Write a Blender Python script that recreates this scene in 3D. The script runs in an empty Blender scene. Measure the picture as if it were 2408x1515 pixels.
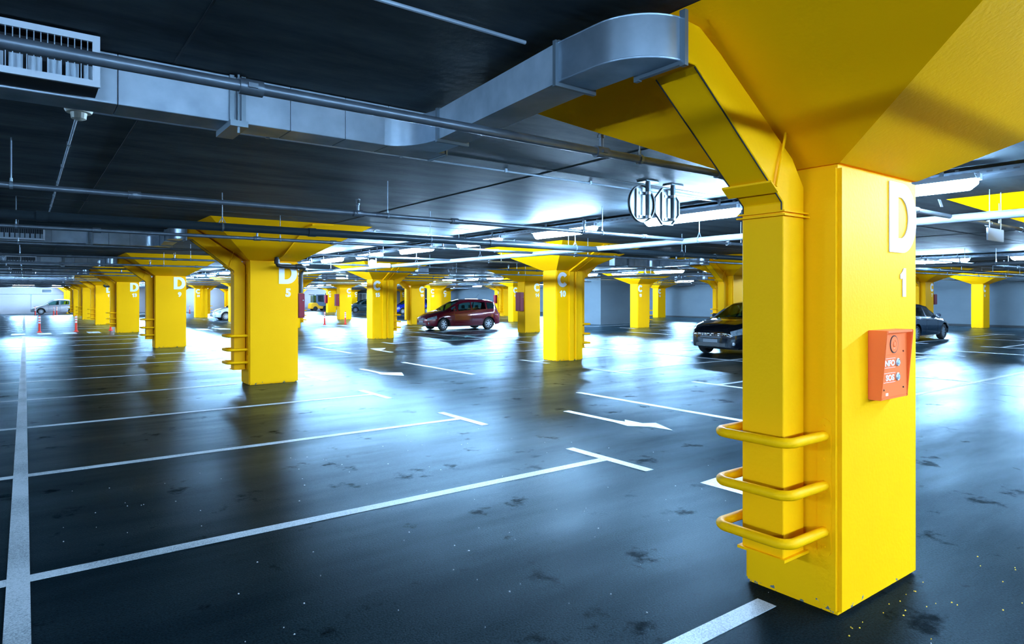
import bpy, bmesh, math, random
from mathutils import Vector, Matrix
random.seed(7)
PI = math.pi
C = bpy.context.scene.collection
S = bpy.context.scene

# ------------------------------------------------------------------ camera, world, exposure
FPX, YAW, HOR, EYE = 1534.78, 0.6413, 698.72, 1.65
cam_d = bpy.data.cameras.new('camera'); cam = bpy.data.objects.new('camera', cam_d); C.objects.link(cam)
cam.location = (0, 0, EYE); cam.rotation_euler = (PI/2, 0, -YAW)
cam_d.sensor_width = 36; cam_d.lens = 36*FPX/2408
cam_d.shift_y = -(757.5-HOR)/2408; cam_d.clip_start = 0.05; cam_d.clip_end = 300
S.camera = cam
S.view_settings.view_transform = 'Standard'; S.view_settings.look = 'None'
S.view_settings.gamma = 1; S.view_settings.use_curve_mapping = False
S.view_settings.exposure = 0.0
S.cycles.max_bounces = 7; S.cycles.diffuse_bounces = 4; S.cycles.glossy_bounces = 3
S.cycles.sample_clamp_indirect = 4.0
S.cycles.caustics_reflective = False; S.cycles.caustics_refractive = False
w = bpy.data.worlds.new('world'); S.world = w; w.use_nodes = True
w.node_tree.nodes['Background'].inputs[0].default_value = (.3, .6, 1, 1)
w.node_tree.nodes['Background'].inputs[1].default_value = 0.004
LIGHT_COL = (.40, .665, 1.0); LIGHT_E = 560.0

# ------------------------------------------------------------------ layout (metres)
CX = [3.353, 10.897, 18.434, 26.01, 33.23, 40.45]     # near-left corners of the column rows
Y0, DY, CW, CD = 1.678, 11.017, .924, .555
HS, HC = 2.34, 2.97                                   # shaft top, ceiling
OA, OB = .95, 1.32                                    # capital overhangs
XW, YW, XL, YL = 42.6, 79.95, -15.2, -12.0
def cy(j): return Y0 + DY*j

# ------------------------------------------------------------------ materials
def nodes(name):
    m = bpy.data.materials.new(name); m.use_nodes = True
    nt = m.node_tree; return m, nt, nt.nodes['Principled BSDF']
def N(nt, t, **k):
    n = nt.nodes.new(t)
    for a, v in k.items():
        if a.startswith('i_'): n.inputs[a[2:].replace('_', ' ')].default_value = v
        else: setattr(n, a, v)
    return n
def rgb(c): return (c[0], c[1], c[2], 1)
def mat(name, col, rough=.5, metal=0, col2=None, scale=8, bump=0, bscale=60, coat=0, spec=.5, detail=4, emit=None, es=0, lo=.35, hi=.65, rvar=0):
    m, nt, b = nodes(name); L = nt.links.new
    b.inputs['Base Color'].default_value = rgb(col); b.inputs['Roughness'].default_value = rough
    b.inputs['Metallic'].default_value = metal; b.inputs['Coat Weight'].default_value = coat
    b.inputs['Specular IOR Level'].default_value = spec
    tc = N(nt, 'ShaderNodeTexCoord')
    if col2 or rvar:
        nz = N(nt, 'ShaderNodeTexNoise', i_Scale=scale, i_Detail=detail); L(tc.outputs['Object'], nz.inputs['Vector'])
        mr = N(nt, 'ShaderNodeMapRange'); mr.inputs[1].default_value = lo; mr.inputs[2].default_value = hi; L(nz.outputs['Fac'], mr.inputs[0])
        if col2:
            mx = N(nt, 'ShaderNodeMix', data_type='RGBA'); mx.inputs[6].default_value = rgb(col); mx.inputs[7].default_value = rgb(col2)
            L(mr.outputs[0], mx.inputs[0]); L(mx.outputs[2], b.inputs['Base Color'])
        if rvar:
            r2 = N(nt, 'ShaderNodeMapRange'); r2.inputs[3].default_value = rough-rvar; r2.inputs[4].default_value = rough+rvar
            L(mr.outputs[0], r2.inputs[0]); L(r2.outputs[0], b.inputs['Roughness'])
    if bump:
        nb = N(nt, 'ShaderNodeTexNoise', i_Scale=bscale, i_Detail=3); L(tc.outputs['Object'], nb.inputs['Vector'])
        bp = N(nt, 'ShaderNodeBump', i_Strength=bump, i_Distance=.01); L(nb.outputs['Fac'], bp.inputs['Height']); L(bp.outputs[0], b.inputs['Normal'])
    if emit:
        b.inputs['Emission Color'].default_value = rgb(emit); b.inputs['Emission Strength'].default_value = es
    return m

def asphalt():
    m, nt, b = nodes('asphalt'); L = nt.links.new
    geo = N(nt, 'ShaderNodeNewGeometry'); P = geo.outputs['Position']
    def noise(sc, det, rough=.5, v=P):
        n = N(nt, 'ShaderNodeTexNoise', i_Scale=sc, i_Detail=det, i_Roughness=rough); L(v, n.inputs['Vector']); return n.outputs['Fac']
    def mrange(f, a, b_, c, d):
        r = N(nt, 'ShaderNodeMapRange'); r.inputs[1].default_value = a; r.inputs[2].default_value = b_
        r.inputs[3].default_value = c; r.inputs[4].default_value = d; L(f, r.inputs[0]); return r.outputs[0]
    def math_(op, a, c):
        n = N(nt, 'ShaderNodeMath', operation=op)
        for i, v in enumerate((a, c)):
            if hasattr(v, 'links'): L(v, n.inputs[i])
            else: n.inputs[i].default_value = v
        return n.outputs[0]
    mp = N(nt, 'ShaderNodeMapping'); mp.inputs['Scale'].default_value = (.35, 1.5, 1); L(P, mp.inputs['Vector'])
    grain = noise(85, 3, .75); big = noise(.8, 5, .6, mp.outputs[0]); stain = noise(2.3, 6, .65)
    cr = N(nt, 'ShaderNodeValToRGB'); L(big, cr.inputs[0])
    cr.color_ramp.elements[0].position = .3; cr.color_ramp.elements[0].color = (.0018, .005, .007, 1)
    cr.color_ramp.elements[1].position = .72; cr.color_ramp.elements[1].color = (.0060, .0115, .0145, 1)
    g = mrange(grain, .3, .7, .15, 2.3)
    vm = N(nt, 'ShaderNodeVectorMath', operation='SCALE'); L(cr.outputs[0], vm.inputs[0]); L(g, vm.inputs[3])
    st = mrange(stain, .60, .68, 1, .3)
    vm2 = N(nt, 'ShaderNodeVectorMath', operation='SCALE'); L(vm.outputs[0], vm2.inputs[0]); L(st, vm2.inputs[3])
    L(vm2.outputs[0], b.inputs['Base Color'])
    rr = math_('ADD', mrange(big, .3, .7, .40, .31), mrange(grain, .3, .7, -.06, .08)); L(rr, b.inputs['Roughness'])
    b.inputs['Specular IOR Level'].default_value = .10
    bp = N(nt, 'ShaderNodeBump', i_Strength=.42, i_Distance=.003); L(grain, bp.inputs['Height']); L(bp.outputs[0], b.inputs['Normal'])
    # worn bitumen: matt body under a thin polished film
    b.inputs['Specular IOR Level'].default_value = 0
    gl = N(nt, 'ShaderNodeBsdfGlossy', distribution='BECKMANN'); L(rr, gl.inputs['Roughness']); L(bp.outputs[0], gl.inputs['Normal'])
    gl.inputs['Color'].default_value = (.72, .90, 1, 1)
    fr = N(nt, 'ShaderNodeFresnel'); fr.inputs['IOR'].default_value = 1.07; L(bp.outputs[0], fr.inputs['Normal'])
    ff = math_('MULTIPLY', fr.outputs[0], math_('MULTIPLY', st, mrange(big, .3, .7, .50, 1.08)))
    mx = N(nt, 'ShaderNodeMixShader'); L(ff, mx.inputs[0]); L(b.outputs[0], mx.inputs[1]); L(gl.outputs[0], mx.inputs[2])
    L(mx.outputs[0], nt.nodes['Material Output'].inputs[0])
    return m

def yellow_paint(name='yellow_paint', rough=.38):
    m, nt, b = nodes(name); L = nt.links.new
    tc = N(nt, 'ShaderNodeTexCoord')
    n1 = N(nt, 'ShaderNodeTexNoise', i_Scale=2.2, i_Detail=5); L(tc.outputs['Object'], n1.inputs['Vector'])
    mx = N(nt, 'ShaderNodeMix', data_type='RGBA'); mx.inputs[6].default_value = (.94, .415, .0006, 1); mx.inputs[7].default_value = (.97, .45, .0008, 1)
    L(n1.outputs['Fac'], mx.inputs[0])
    # chipped paint near the floor
    sp = N(nt, 'ShaderNodeSeparateXYZ'); L(tc.outputs['Object'], sp.inputs[0])
    n2 = N(nt, 'ShaderNodeTexNoise', i_Scale=13, i_Detail=6, i_Roughness=.65); L(tc.outputs['Object'], n2.inputs['Vector'])
    mr = N(nt, 'ShaderNodeMapRange'); mr.inputs[1].default_value = 0; mr.inputs[2].default_value = .14; mr.inputs[3].default_value = .12; mr.inputs[4].default_value = -.2
    L(sp.outputs[2], mr.inputs[0])
    ad = N(nt, 'ShaderNodeMath', operation='ADD'); L(n2.outputs['Fac'], ad.inputs[0]); L(mr.outputs[0], ad.inputs[1])
    gt = N(nt, 'ShaderNodeMath', operation='GREATER_THAN'); gt.inputs[1].default_value = .67; L(ad.outputs[0], gt.inputs[0])
    m2 = N(nt, 'ShaderNodeMix', data_type='RGBA'); m2.inputs[7].default_value = (.13, .14, .12, 1); L(mx.outputs[2], m2.inputs[6]); L(gt.outputs[0], m2.inputs[0])
    L(m2.outputs[2], b.inputs['Base Color']); b.inputs['Roughness'].default_value = rough+.2; b.inputs['Specular IOR Level'].default_value = .06
    nb = N(nt, 'ShaderNodeTexNoise', i_Scale=45, i_Detail=3); L(tc.outputs['Object'], nb.inputs['Vector'])
    bp = N(nt, 'ShaderNodeBump', i_Strength=.12, i_Distance=.01); L(nb.outputs['Fac'], bp.inputs['Height']); L(bp.outputs[0], b.inputs['Normal'])
    return m

def road_paint():
    m, nt, b = nodes('road_paint'); L = nt.links.new
    geo = N(nt, 'ShaderNodeNewGeometry')
    n1 = N(nt, 'ShaderNodeTexNoise', i_Scale=120, i_Detail=3, i_Roughness=.7); L(geo.outputs['Position'], n1.inputs['Vector'])
    n2 = N(nt, 'ShaderNodeTexNoise', i_Scale=1.2, i_Detail=3); L(geo.outputs['Position'], n2.inputs['Vector'])
    ad = N(nt, 'ShaderNodeMath', operation='MULTIPLY_ADD'); L(n2.outputs['Fac'], ad.inputs[0]); ad.inputs[1].default_value = .6; L(n1.outputs['Fac'], ad.inputs[2])
    mr = N(nt, 'ShaderNodeMapRange'); mr.inputs[1].default_value = .7; mr.inputs[2].default_value = 1.0; L(ad.outputs[0], mr.inputs[0])
    mx = N(nt, 'ShaderNodeMix', data_type='RGBA'); mx.inputs[6].default_value = (.42, .45, .47, 1); mx.inputs[7].default_value = (.12, .145, .155, 1)
    L(mr.outputs[0], mx.inputs[0]); L(mx.outputs[2], b.inputs['Base Color']); b.inputs['Roughness'].default_value = .5
    return m

def concrete(name, c1, c2, sc=(.5, 1.6, 1), rough=.6):
    m, nt, b = nodes(name); L = nt.links.new
    geo = N(nt, 'ShaderNodeNewGeometry'); mp = N(nt, 'ShaderNodeMapping'); mp.inputs['Scale'].default_value = sc; L(geo.outputs['Position'], mp.inputs['Vector'])
    n1 = N(nt, 'ShaderNodeTexNoise', i_Scale=1.3, i_Detail=7, i_Roughness=.62); L(mp.outputs[0], n1.inputs['Vector'])
    cr = N(nt, 'ShaderNodeValToRGB'); L(n1.outputs['Fac'], cr.inputs[0])
    cr.color_ramp.elements[0].position = .34; cr.color_ramp.elements[0].color = rgb(c2)
    cr.color_ramp.elements[1].position = .62; cr.color_ramp.elements[1].color = rgb(c1)
    L(cr.outputs[0], b.inputs['Base Color']); b.inputs['Roughness'].default_value = rough; b.inputs['Specular IOR Level'].default_value = .03
    nb = N(nt, 'ShaderNodeTexNoise', i_Scale=14, i_Detail=5); L(geo.outputs['Position'], nb.inputs['Vector'])
    bp = N(nt, 'ShaderNodeBump', i_Strength=.2, i_Distance=.01); L(nb.outputs['Fac'], bp.inputs['Height']); L(bp.outputs[0], b.inputs['Normal'])
    return m

def glass(name, tint, refl=.08):
    m = bpy.data.materials.new(name); m.use_nodes = True; nt = m.node_tree; nt.nodes.clear()
    t = N(nt, 'ShaderNodeBsdfTransparent'); t.inputs[0].default_value = rgb(tint)
    g = N(nt, 'ShaderNodeBsdfGlossy'); g.inputs['Roughness'].default_value = .03
    lw = N(nt, 'ShaderNodeLayerWeight', i_Blend=.25)
    ad = N(nt, 'ShaderNodeMath', operation='MULTIPLY_ADD'); ad.inputs[1].default_value = .6; ad.inputs[2].default_value = refl
    mx = N(nt, 'ShaderNodeMixShader'); o = N(nt, 'ShaderNodeOutputMaterial'); L = nt.links.new
    L(lw.outputs['Fresnel'], ad.inputs[0]); L(ad.outputs[0], mx.inputs[0]); L(t.outputs[0], mx.inputs[1]); L(g.outputs[0], mx.inputs[2]); L(mx.outputs[0], o.inputs[0])
    return m

M = dict(
    asphalt=asphalt(), yellow=yellow_paint(), yduct=yellow_paint('yellow_duct_paint', .3), paint=road_paint(),
    ceiling=concrete('ceiling_concrete', (.115, .145, .16), (.042, .056, .065)),
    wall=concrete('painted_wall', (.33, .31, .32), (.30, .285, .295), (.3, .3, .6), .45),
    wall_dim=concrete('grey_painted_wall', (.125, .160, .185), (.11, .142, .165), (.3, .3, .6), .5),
    base=mat('dark_skirting', (.012, .018, .022), .7),
    white=mat('white_lettering', (.82, .82, .84), .45),
    galv=mat('galvanised_steel', (.52, .60, .68), .33, .85, (.24, .31, .38), 4, .05, 30, rvar=.06, lo=.25, hi=.75),
    galv_m=mat('matt_galvanised_steel', (.42, .50, .58), .42, .35, (.28, .35, .42), 4, .08, 9, rvar=.08),
    steel=mat('pipe_steel', (.15, .18, .21), .38, .6, (.10, .12, .145), 6),
    darkpipe=mat('dark_pipe', (.035, .05, .06), .3, .3),
    whitepipe=mat('pale_pipe', (.17, .19, .21), .42, .3),
    frame=mat('painted_frame', (.45, .50, .56), .4),
    chan=mat('channel_steel', (.20, .25, .29), .4, .7),
    black=mat('black_plastic', (.012, .014, .016), .4),
    rubber=mat('tyre_rubber', (.010, .011, .012), .7),
    dark=mat('dark_interior', (.008, .010, .012), .8),
    slot=mat('dark_slot', (.004, .006, .01), .8),
    tray=mat('cable_tray_steel', (.045, .06, .075), .5, .4),
    fixture=mat('fixture_housing', (.55, .62, .70), .4),
    tube=mat('lamp_diffuser', (.9, .9, .9), .4, emit=LIGHT_COL, es=LIGHT_E),
    red=mat('red_cabinet', (.19, .003, .012), .45, col2=(.16, .003, .010), scale=5, spec=.25),
    orange=mat('orange_plastic', (.95, .16, .026), .42),
    post_red=mat('red_post_plastic', (.85, .03, .008), .45),
    sheet=mat('reflective_sheeting', (.85, .87, .9), .3),
    button=mat('brushed_button', (.55, .60, .65), .4, .55),
    chrome=mat('chrome', (.75, .8, .85), .12, 1),
    rim=mat('wheel_rim', (.55, .60, .66), .25, .7),
    lamp=mat('headlamp_glass', (.30, .42, .52), .08, .6, (.75, .85, .95), 14, coat=1),
    tail=mat('tail_lamp', (.25, .01, .012), .15, coat=1),
    glass=glass('car_glass', (.30, .52, .50)), glass2=glass('dark_car_glass', (.12, .20, .19), .15),
    plate=mat('number_plate', (.10, .12, .14), .4),
    p_red=mat('maroon_car_paint', (.11, .003, .013), .18, .25, coat=1),
    p_black=mat('black_car_paint', (.004, .005, .008), .12, .1, coat=1),
    p_navy=mat('dark_blue_car_paint', (.012, .03, .06), .15, .3, coat=1),
    p_white=mat('silver_white_car_paint', (.55, .60, .66), .2, .3, coat=1),
    p_silver=mat('silver_car_paint', (.58, .57, .60), .25, .35, coat=1),
    p_grey=mat('grey_green_car_paint', (.05, .085, .10), .2, .3, coat=1),
    p_blue=mat('blue_car_paint', (.01, .03, .35), .18, .2, coat=1),
    fork_y=mat('forklift_yellow', (.9, .42, .01), .35),
    fork_g=mat('forklift_grey', (.12, .17, .24), .4),
    pink=mat('pink_wire', (.65, .22, .30), .4),
    flake=mat('pale_flake', (.35, .36, .36), .7),
    yflake=mat('yellow_flake', (.9, .55, .02), .6),
    detector=mat('detector_plastic', (.62, .60, .50), .45),
    signback=mat('sign_back', (.26, .30, .33), .4, .4, (.20, .24, .27), 9), post=mat('dull_post', (.09, .12, .14), .4, .6),
    dooor=mat('door_paint', (.70, .78, .80), .4),
)

# ------------------------------------------------------------------ mesh helpers
class MB:
    def __init__(s): s.v = []; s.f = []
    def add(s, vs, fs):
        o = len(s.v); s.v += [tuple(p) for p in vs]; s.f += [tuple(o+i for i in f) for f in fs]; return s
    def box(s, x0, x1, y0, y1, z0, z1):
        return s.add([(x0,y0,z0),(x1,y0,z0),(x1,y1,z0),(x0,y1,z0),(x0,y0,z1),(x1,y0,z1),(x1,y1,z1),(x0,y1,z1)],
                     [(0,3,2,1),(4,5,6,7),(0,1,5,4),(1,2,6,5),(2,3,7,6),(3,0,4,7)])
    def frustum(s, a, b):     # two loops of equal length
        n = len(a)
        return s.add(list(a)+list(b), [(i, (i+1) % n, n+(i+1) % n, n+i) for i in range(n)]+[tuple(range(n))[::-1], tuple(range(n, 2*n))])
    def tube(s, pts, r, n=10, caps=True):
        pts = [Vector(p) for p in pts]; rings = []; up = None
        for i, p in enumerate(pts):
            if i == 0: d = (pts[1]-p).normalized()
            elif i == len(pts)-1: d = (p-pts[-2]).normalized()
            else: d = ((pts[i+1]-p).normalized()+(p-pts[i-1]).normalized()).normalized()
            if up is None:
                up = Vector((0,0,1)) if abs(d.z) < .9 else Vector((1,0,0))
            u = (up-d*up.dot(d)).normalized(); up = u; v = d.cross(u)
            k = 1.0
            if 0 < i < len(pts)-1:
                c_ = d.dot((pts[i+1]-p).normalized()); k = 1/max(c_, .6)
            rr = r[i] if isinstance(r, (list, tuple)) else r
            rings.append([p+(u*math.cos(2*PI*q/n)+v*math.sin(2*PI*q/n))*rr*(k if False else 1) for q in range(n)])
        o = len(s.v)
        for g in rings: s.v += [tuple(q) for q in g]
        for i in range(len(rings)-1):
            for q in range(n):
                a = o+i*n+q; b = o+i*n+(q+1) % n; s.f.append((a, b, b+n, a+n))
        if caps:
            s.f.append(tuple(o+q for q in range(n))[::-1]); s.f.append(tuple(o+(len(rings)-1)*n+q for q in range(n)))
        return s
    def prism(s, prof, axis, a, b):     # 2-D outline extruded along an axis
        def P(u, v, t): return {'x': (t, u, v), 'y': (u, t, v), 'z': (u, v, t)}[axis]
        return s.frustum([P(u, v, a) for u, v in prof], [P(u, v, b) for u, v in prof])
    def lathe(s, prof, n=20, c=(0,0,0), axis='z'):    # (r, h) profile round an axis through c
        o = len(s.v)
        for r, h in prof:
            for q in range(n):
                a = 2*PI*q/n; u, v = r*math.cos(a), r*math.sin(a)
                p = {'z': (u, v, h), 'y': (u, h, v), 'x': (h, u, v)}[axis]
                s.v.append((p[0]+c[0], p[1]+c[1], p[2]+c[2]))
        for i in range(len(prof)-1):
            for q in range(n):
                a = o+i*n+q; b = o+i*n+(q+1) % n; s.f.append((a, b, b+n, a+n))
        return s
def link(name, mesh, parent=None, loc=None):
    o = bpy.data.objects.new(name, mesh); C.objects.link(o)
    if parent: o.parent = parent
    if loc: o.location = loc
    return o
def mesh_of(name, mb, m, smooth=False, bevel=0, seg=2):
    me = bpy.data.meshes.new(name); me.from_pydata(mb.v, [], mb.f); me.materials.append(m)
    bm = bmesh.new(); bm.from_mesh(me)
    bmesh.ops.recalc_face_normals(bm, faces=bm.faces)
    if bevel:
        es = [e for e in bm.edges if len(e.link_faces) == 2 and e.calc_face_angle(0) > .5]
        bmesh.ops.bevel(bm, geom=es, offset=bevel, segments=seg, affect='EDGES', clamp_overlap=True)
    if smooth:
        for f in bm.faces: f.smooth = True
        for e in bm.edges:
            if len(e.link_faces) == 2 and e.calc_face_angle(0) > .7: e.smooth = False
    bm.to_mesh(me); bm.free(); return me
def obj(name, mb, m, parent=None, smooth=False, bevel=0, loc=None, kind=None, label=None, seg=2):
    o = link(name, mesh_of(name, mb, m, smooth, bevel, seg), parent, loc)
    if kind: o['kind'] = kind
    if label: o['label'] = label
    return o
def thing(name, label, cat, loc=(0,0,0), rz=0, group=None):
    o = bpy.data.objects.new(name, None); C.objects.link(o); o.location = loc; o.rotation_euler = (0,0,rz)
    o.empty_display_size = .2; tag(o, label, cat, group); return o
def tag(o, label, cat, group=None):
    o['label'] = label; o['category'] = cat
    if group: o['group'] = group
    return o
def copy_tree(o, parent=None):
    c = o.copy(); C.objects.link(c)
    if parent: c.parent = parent
    for ch in KIDS.get(o.name, []):
        copy_tree(ch, c)
    return c
KIDS = {}
def register(root):
    KIDS.clear()
    for ob in bpy.data.objects:
        if ob.parent: KIDS.setdefault(ob.parent.name, []).append(ob)
def dup(root, loc, label, rz=None, group=None):
    c = copy_tree(root); c.location = loc; c['label'] = label
    if rz is not None: c.rotation_euler = (0,0,rz)
    if group: c['group'] = group
    return c
def struct(name, mb, m, parent=None, **k):
    return obj(name, mb, m, parent, kind='structure', **k)
def ordinal(i):
    return ['nearest','second','third','fourth','fifth','sixth','seventh','eighth','ninth','tenth','eleventh','twelfth','thirteenth',
            'fourteenth','fifteenth','sixteenth','seventeenth','eighteenth','nineteenth','twentieth','twenty-first','twenty-second',
            'twenty-third','twenty-fourth','twenty-fifth','twenty-sixth','twenty-seventh','twenty-eighth','twenty-ninth','thirtieth',
            'thirty-first','thirty-second','thirty-third','thirty-fourth'][i]

# ------------------------------------------------------------------ the setting
floor = struct('floor', MB().box(XL, XW, YL, YW, -.2, 0), M['asphalt'])
ceil = struct('ceiling', MB().box(XL, XW, YL, YW, HC, HC+.25), M['ceiling'])
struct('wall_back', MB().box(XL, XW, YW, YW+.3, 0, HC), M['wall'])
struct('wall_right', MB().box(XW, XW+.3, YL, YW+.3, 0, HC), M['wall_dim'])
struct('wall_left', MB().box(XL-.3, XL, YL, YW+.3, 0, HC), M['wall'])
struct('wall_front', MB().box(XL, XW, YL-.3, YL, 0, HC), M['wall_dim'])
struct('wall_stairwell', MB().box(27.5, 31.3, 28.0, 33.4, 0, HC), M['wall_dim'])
struct('baseboard_right', MB().box(XW-.05, XW, YL, YW, 0, .12), M['base'])
# ceiling formwork joints, thin recess-like fillets
jb = MB()
for k in range(-2, 9):
    y = 5.2+DY*k*.5
    if YL < y < YW-1: jb.box(XL, XW, y, y+.012, HC-.004, HC)
for k in range(-2, 11):
    x = -3.1+3.77*k
    jb.box(x, x+.01, YL, YW, HC-.004, HC)
obj('formwork_joint', jb, M['base'], ceil, kind='stuff')

# far wall: door, vent grille, conduit
dr = struct('door_1', MB().box(34.72, 35.9, YW-.05, YW-.005, 0, 2.16), M['dooor'])
obj('door_frame', MB().box(34.62, 34.72, YW-.07, YW-.005, 0, 2.26).box(35.9, 36.0, YW-.07, YW-.005, 0, 2.26).box(34.72, 35.9, YW-.07, YW-.005, 2.16, 2.26), M['wall_dim'], dr)
obj('door_panel', MB().box(34.85, 35.25, YW-.06, YW-.05, .15, 2.05), M['wall'], dr)
obj('door_panel', MB().box(35.35, 35.8, YW-.06, YW-.05, .15, 2.05), M['wall'], dr)
obj('door_handle', MB().tube([(35.28, YW-.10, .95), (35.28, YW-.10, 1.15)], .015), M['chrome'], dr)
vg = thing('wall_vent', 'dark louvred vent high on the pale far wall above the silver car', 'vent', (1.76, YW, 2.25))
obj('vent_frame', MB().box(-.42,.42,-.06,0,-.2,-.16).box(-.42,.42,-.06,0,.16,.2).box(-.42,-.38,-.06,0,-.16,.16).box(.38,.42,-.06,0,-.16,.16), M['frame'], vg)
lv = MB()
for k in range(7):
    z = -.15+k*.043; lv.frustum([(-.38,-.05,z),(.38,-.05,z),(.38,-.05,z+.01),(-.38,-.05,z+.01)], [(-.38,-.01,z+.03),(.38,-.01,z+.03),(.38,-.01,z+.04),(-.38,-.01,z+.04)])
obj('louvre', lv, M['chan'], vg)
tag(obj('wall_conduit', MB().tube([(-8,YW-.02,1.93),(9,YW-.02,1.93)], .02, 6), M['steel']), 'thin grey conduit running level across the far wall under the vent', 'conduit')
tag(obj('hanging_cable', MB().tube([(.5,YW-.03,1.9),(.5,YW-.03,.5)], .012, 6).box(.44,.56,YW-.08,YW-.005,1.72,1.9), M['chan']), 'grey switch box with cable on the far wall behind the silver car', 'cable')

# ------------------------------------------------------------------ floor markings (parts of the floor)
LZ = .003
def mark(name, polys):
    mb = MB()
    for p in polys:
        if len(p) == 4 and not isinstance(p[0], tuple): x0,x1,y0,y1 = p; p = [(x0,y0),(x1,y0),(x1,y1),(x0,y1)]
        mb.prism(p, 'z', .0005, LZ+{'bay_back_line': .0012, 'bay_end_mark': .0006}.get(name, 0))
    return obj(name, mb, M['paint'], floor)
def bay(k): return 2.0+2.7545*k
hw = .055
def line_ok(y): return not (34.4 < y < 38.5) and not (70.3 < y < 74)
for k in range(-4, 28):
    y = bay(k)
    if not line_ok(y) or y > YW-.5: continue
    col = (k % 4 == 0)     # line meets a column
    segs = []
    if col: segs = [(-4.6, 3.21)]+([(4.30, 4.72)] if k else [])
    else: segs = [(-4.6, 4.72)]
    for a, b in segs: mark('bay_line', [(a, b, y-hw, y+hw)])
    if k: mark('bay_end_mark', [(4.70, 4.81, y-.57, y+.57)])
    segs = [(10.45, 19.85)] if not col else [(10.45, 10.88), (11.9, 18.40), (19.38, 19.85)]
    for a, b in segs: mark('bay_line', [(a, b, y-hw, y+hw)])
    mark('bay_end_mark', [(10.37, 10.48, y-.57, y+.57)])
    mark('bay_end_mark', [(19.82, 19.93, y-.57, y+.57)])
    if not (27.0 < y < 34):
        segs = [(25.6, 34.6)] if not col else [(25.6, 25.98), (27.0, 33.2), (34.2, 34.6)]
        for a, b in segs: mark('bay_line', [(a, b, y-hw, y+hw)])
    mark('bay_end_mark', [(25.52, 25.63, y-.57, y+.57)])
    mark('bay_end_mark', [(34.55, 34.66, y-.57, y+.57)])
for x in (-.03, 14.75):
    mark('bay_back_line', [(x-hw, x+hw, -9, 34.2)]); mark('bay_back_line', [(x-hw, x+hw, 39.5, 70)])
for x in (30.1,): mark('bay_back_line', [(x-hw, x+hw, -9, 27)])
for y in (5.10-6.5, 5.10, 11.63, 18.1, 24.7): mark('lane_dash', [(7.60, 7.72, y, y+3.25)])
for y in (44, 50.5, 57): mark('lane_dash', [(7.60, 7.72, y, y+3.25)])
for y in (-1.4, 5.1, 11.63, 18.1): mark('lane_dash', [(22.7, 22.82, y, y+3.25)])
mark('lane_arrow', [[(6.22,7.10),(6.22,6.09),(6.17,5.80),(6.36,5.60),(6.42,5.28),(6.62,5.72),(6.46,5.80),(6.46,6.12),(6.36,6.02),(6.33,6.15),(6.33,7.10)]])
mark('lane_arrow', [[(6.12,14.08),(6.12,13.1),(6.07,12.8),(6.36,12.30),(6.60,12.86),(6.42,12.98),(6.24,13.1),(6.24,14.08)]])
mark('lane_arrow', [[(8.70,17.7),(8.82,17.7),(8.85,18.7),(8.98,18.75),(9.36,19.36),(8.85,19.42),(8.72,18.7)]])
mark('lane_arrow', [[(20.9,7.0),(21.0,7.0),(21.02,8.2),(21.2,8.2),(21.0,8.8),(20.75,8.3),(20.9,8.2)]])
mark('stop_bar', [[(4.80,3.18),(5.75,3.0),(5.75,3.70),(4.80,3.64)]])
for yb, x_lo, x_hi in ((35.25, -4, 41), (71.6, -4, 20)):
    x = .46+.935*math.ceil((x_lo-.46)/.935)
    while x < x_hi:
        if not any(cx_-.6 < x < cx_+.95 for cx_ in CX) or yb > 70: mark('crossing_bar', [(x, x+.5, yb, yb+1.5)])
        x += .935

# small flakes and leaves on the asphalt
fl = MB(); fy = MB()
def flake(mb, x, y, r):
    a = random.random()*6; n = 5
    mb.frustum([(x+r*math.cos(a+2*PI*i/n)*(1.5 if i%2 else .8), y+r*math.sin(a+2*PI*i/n), .001) for i in range(n)],
               [(x+.7*r*math.cos(a+2*PI*i/n), y+.7*r*math.sin(a+2*PI*i/n), .005) for i in range(n)])
for i in range(150):
    flake(fl, random.uniform(.2, 5.5), random.uniform(.3, 7), random.uniform(.002, .006))
for i in range(30):
    x = random.uniform(3.1, 4.9); flake(fy, x, 1.6-random.random()**2*.5, random.uniform(.002, .005))
o = obj('fallen_flakes', fl, M['flake'], kind='stuff'); tag(o, 'pale paper and leaf flakes scattered over the asphalt in the foreground', 'litter')
o = obj('paint_flakes', fy, M['yflake'], kind='stuff'); tag(o, 'yellow paint chips on the asphalt at the foot of column D 1', 'paint chips')

# ------------------------------------------------------------------ letters
def ring_strip(outer, inner, t, closed=True):
    mb = MB(); n = len(outer)
    for z0, z1 in ((0, t),):
        vs = [(x, 0, z) for x, z in outer]+[(x, 0, z) for x, z in inner]+[(x, -t, z) for x, z in outer]+[(x, -t, z) for x, z in inner]
        fs = []
        for i in range(n if closed else n-1):
            j = (i+1) % n
            fs += [(i, j, n+j, n+i), (2*n+i, 2*n+j, 3*n+j, 3*n+i), (i, j, 2*n+j, 2*n+i), (n+i, n+j, 3*n+j, 3*n+i)]
        if not closed:
            for i in (0, n-1): fs.append((i, n+i, 3*n+i, 2*n+i))
        mb.add(vs, fs)
    return mb
def letter_D(W=.345, H=.40, s=.105, t=.006):
    def cont(x0, x1, z0, z1):
        r = (z1-z0)/2; pts = [(x0, z0), (x0, z1)]
        xs = x1-r*.92
        for i in range(0, 17):
            a = PI/2-PI*i/16; pts.append((xs+(x1-xs)*math.cos(a), z0+r+r*math.sin(a)))
        return pts
    return ring_strip(cont(0, W, 0, H), cont(s, W-s, s*.78, H-s*.78), t)
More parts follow.
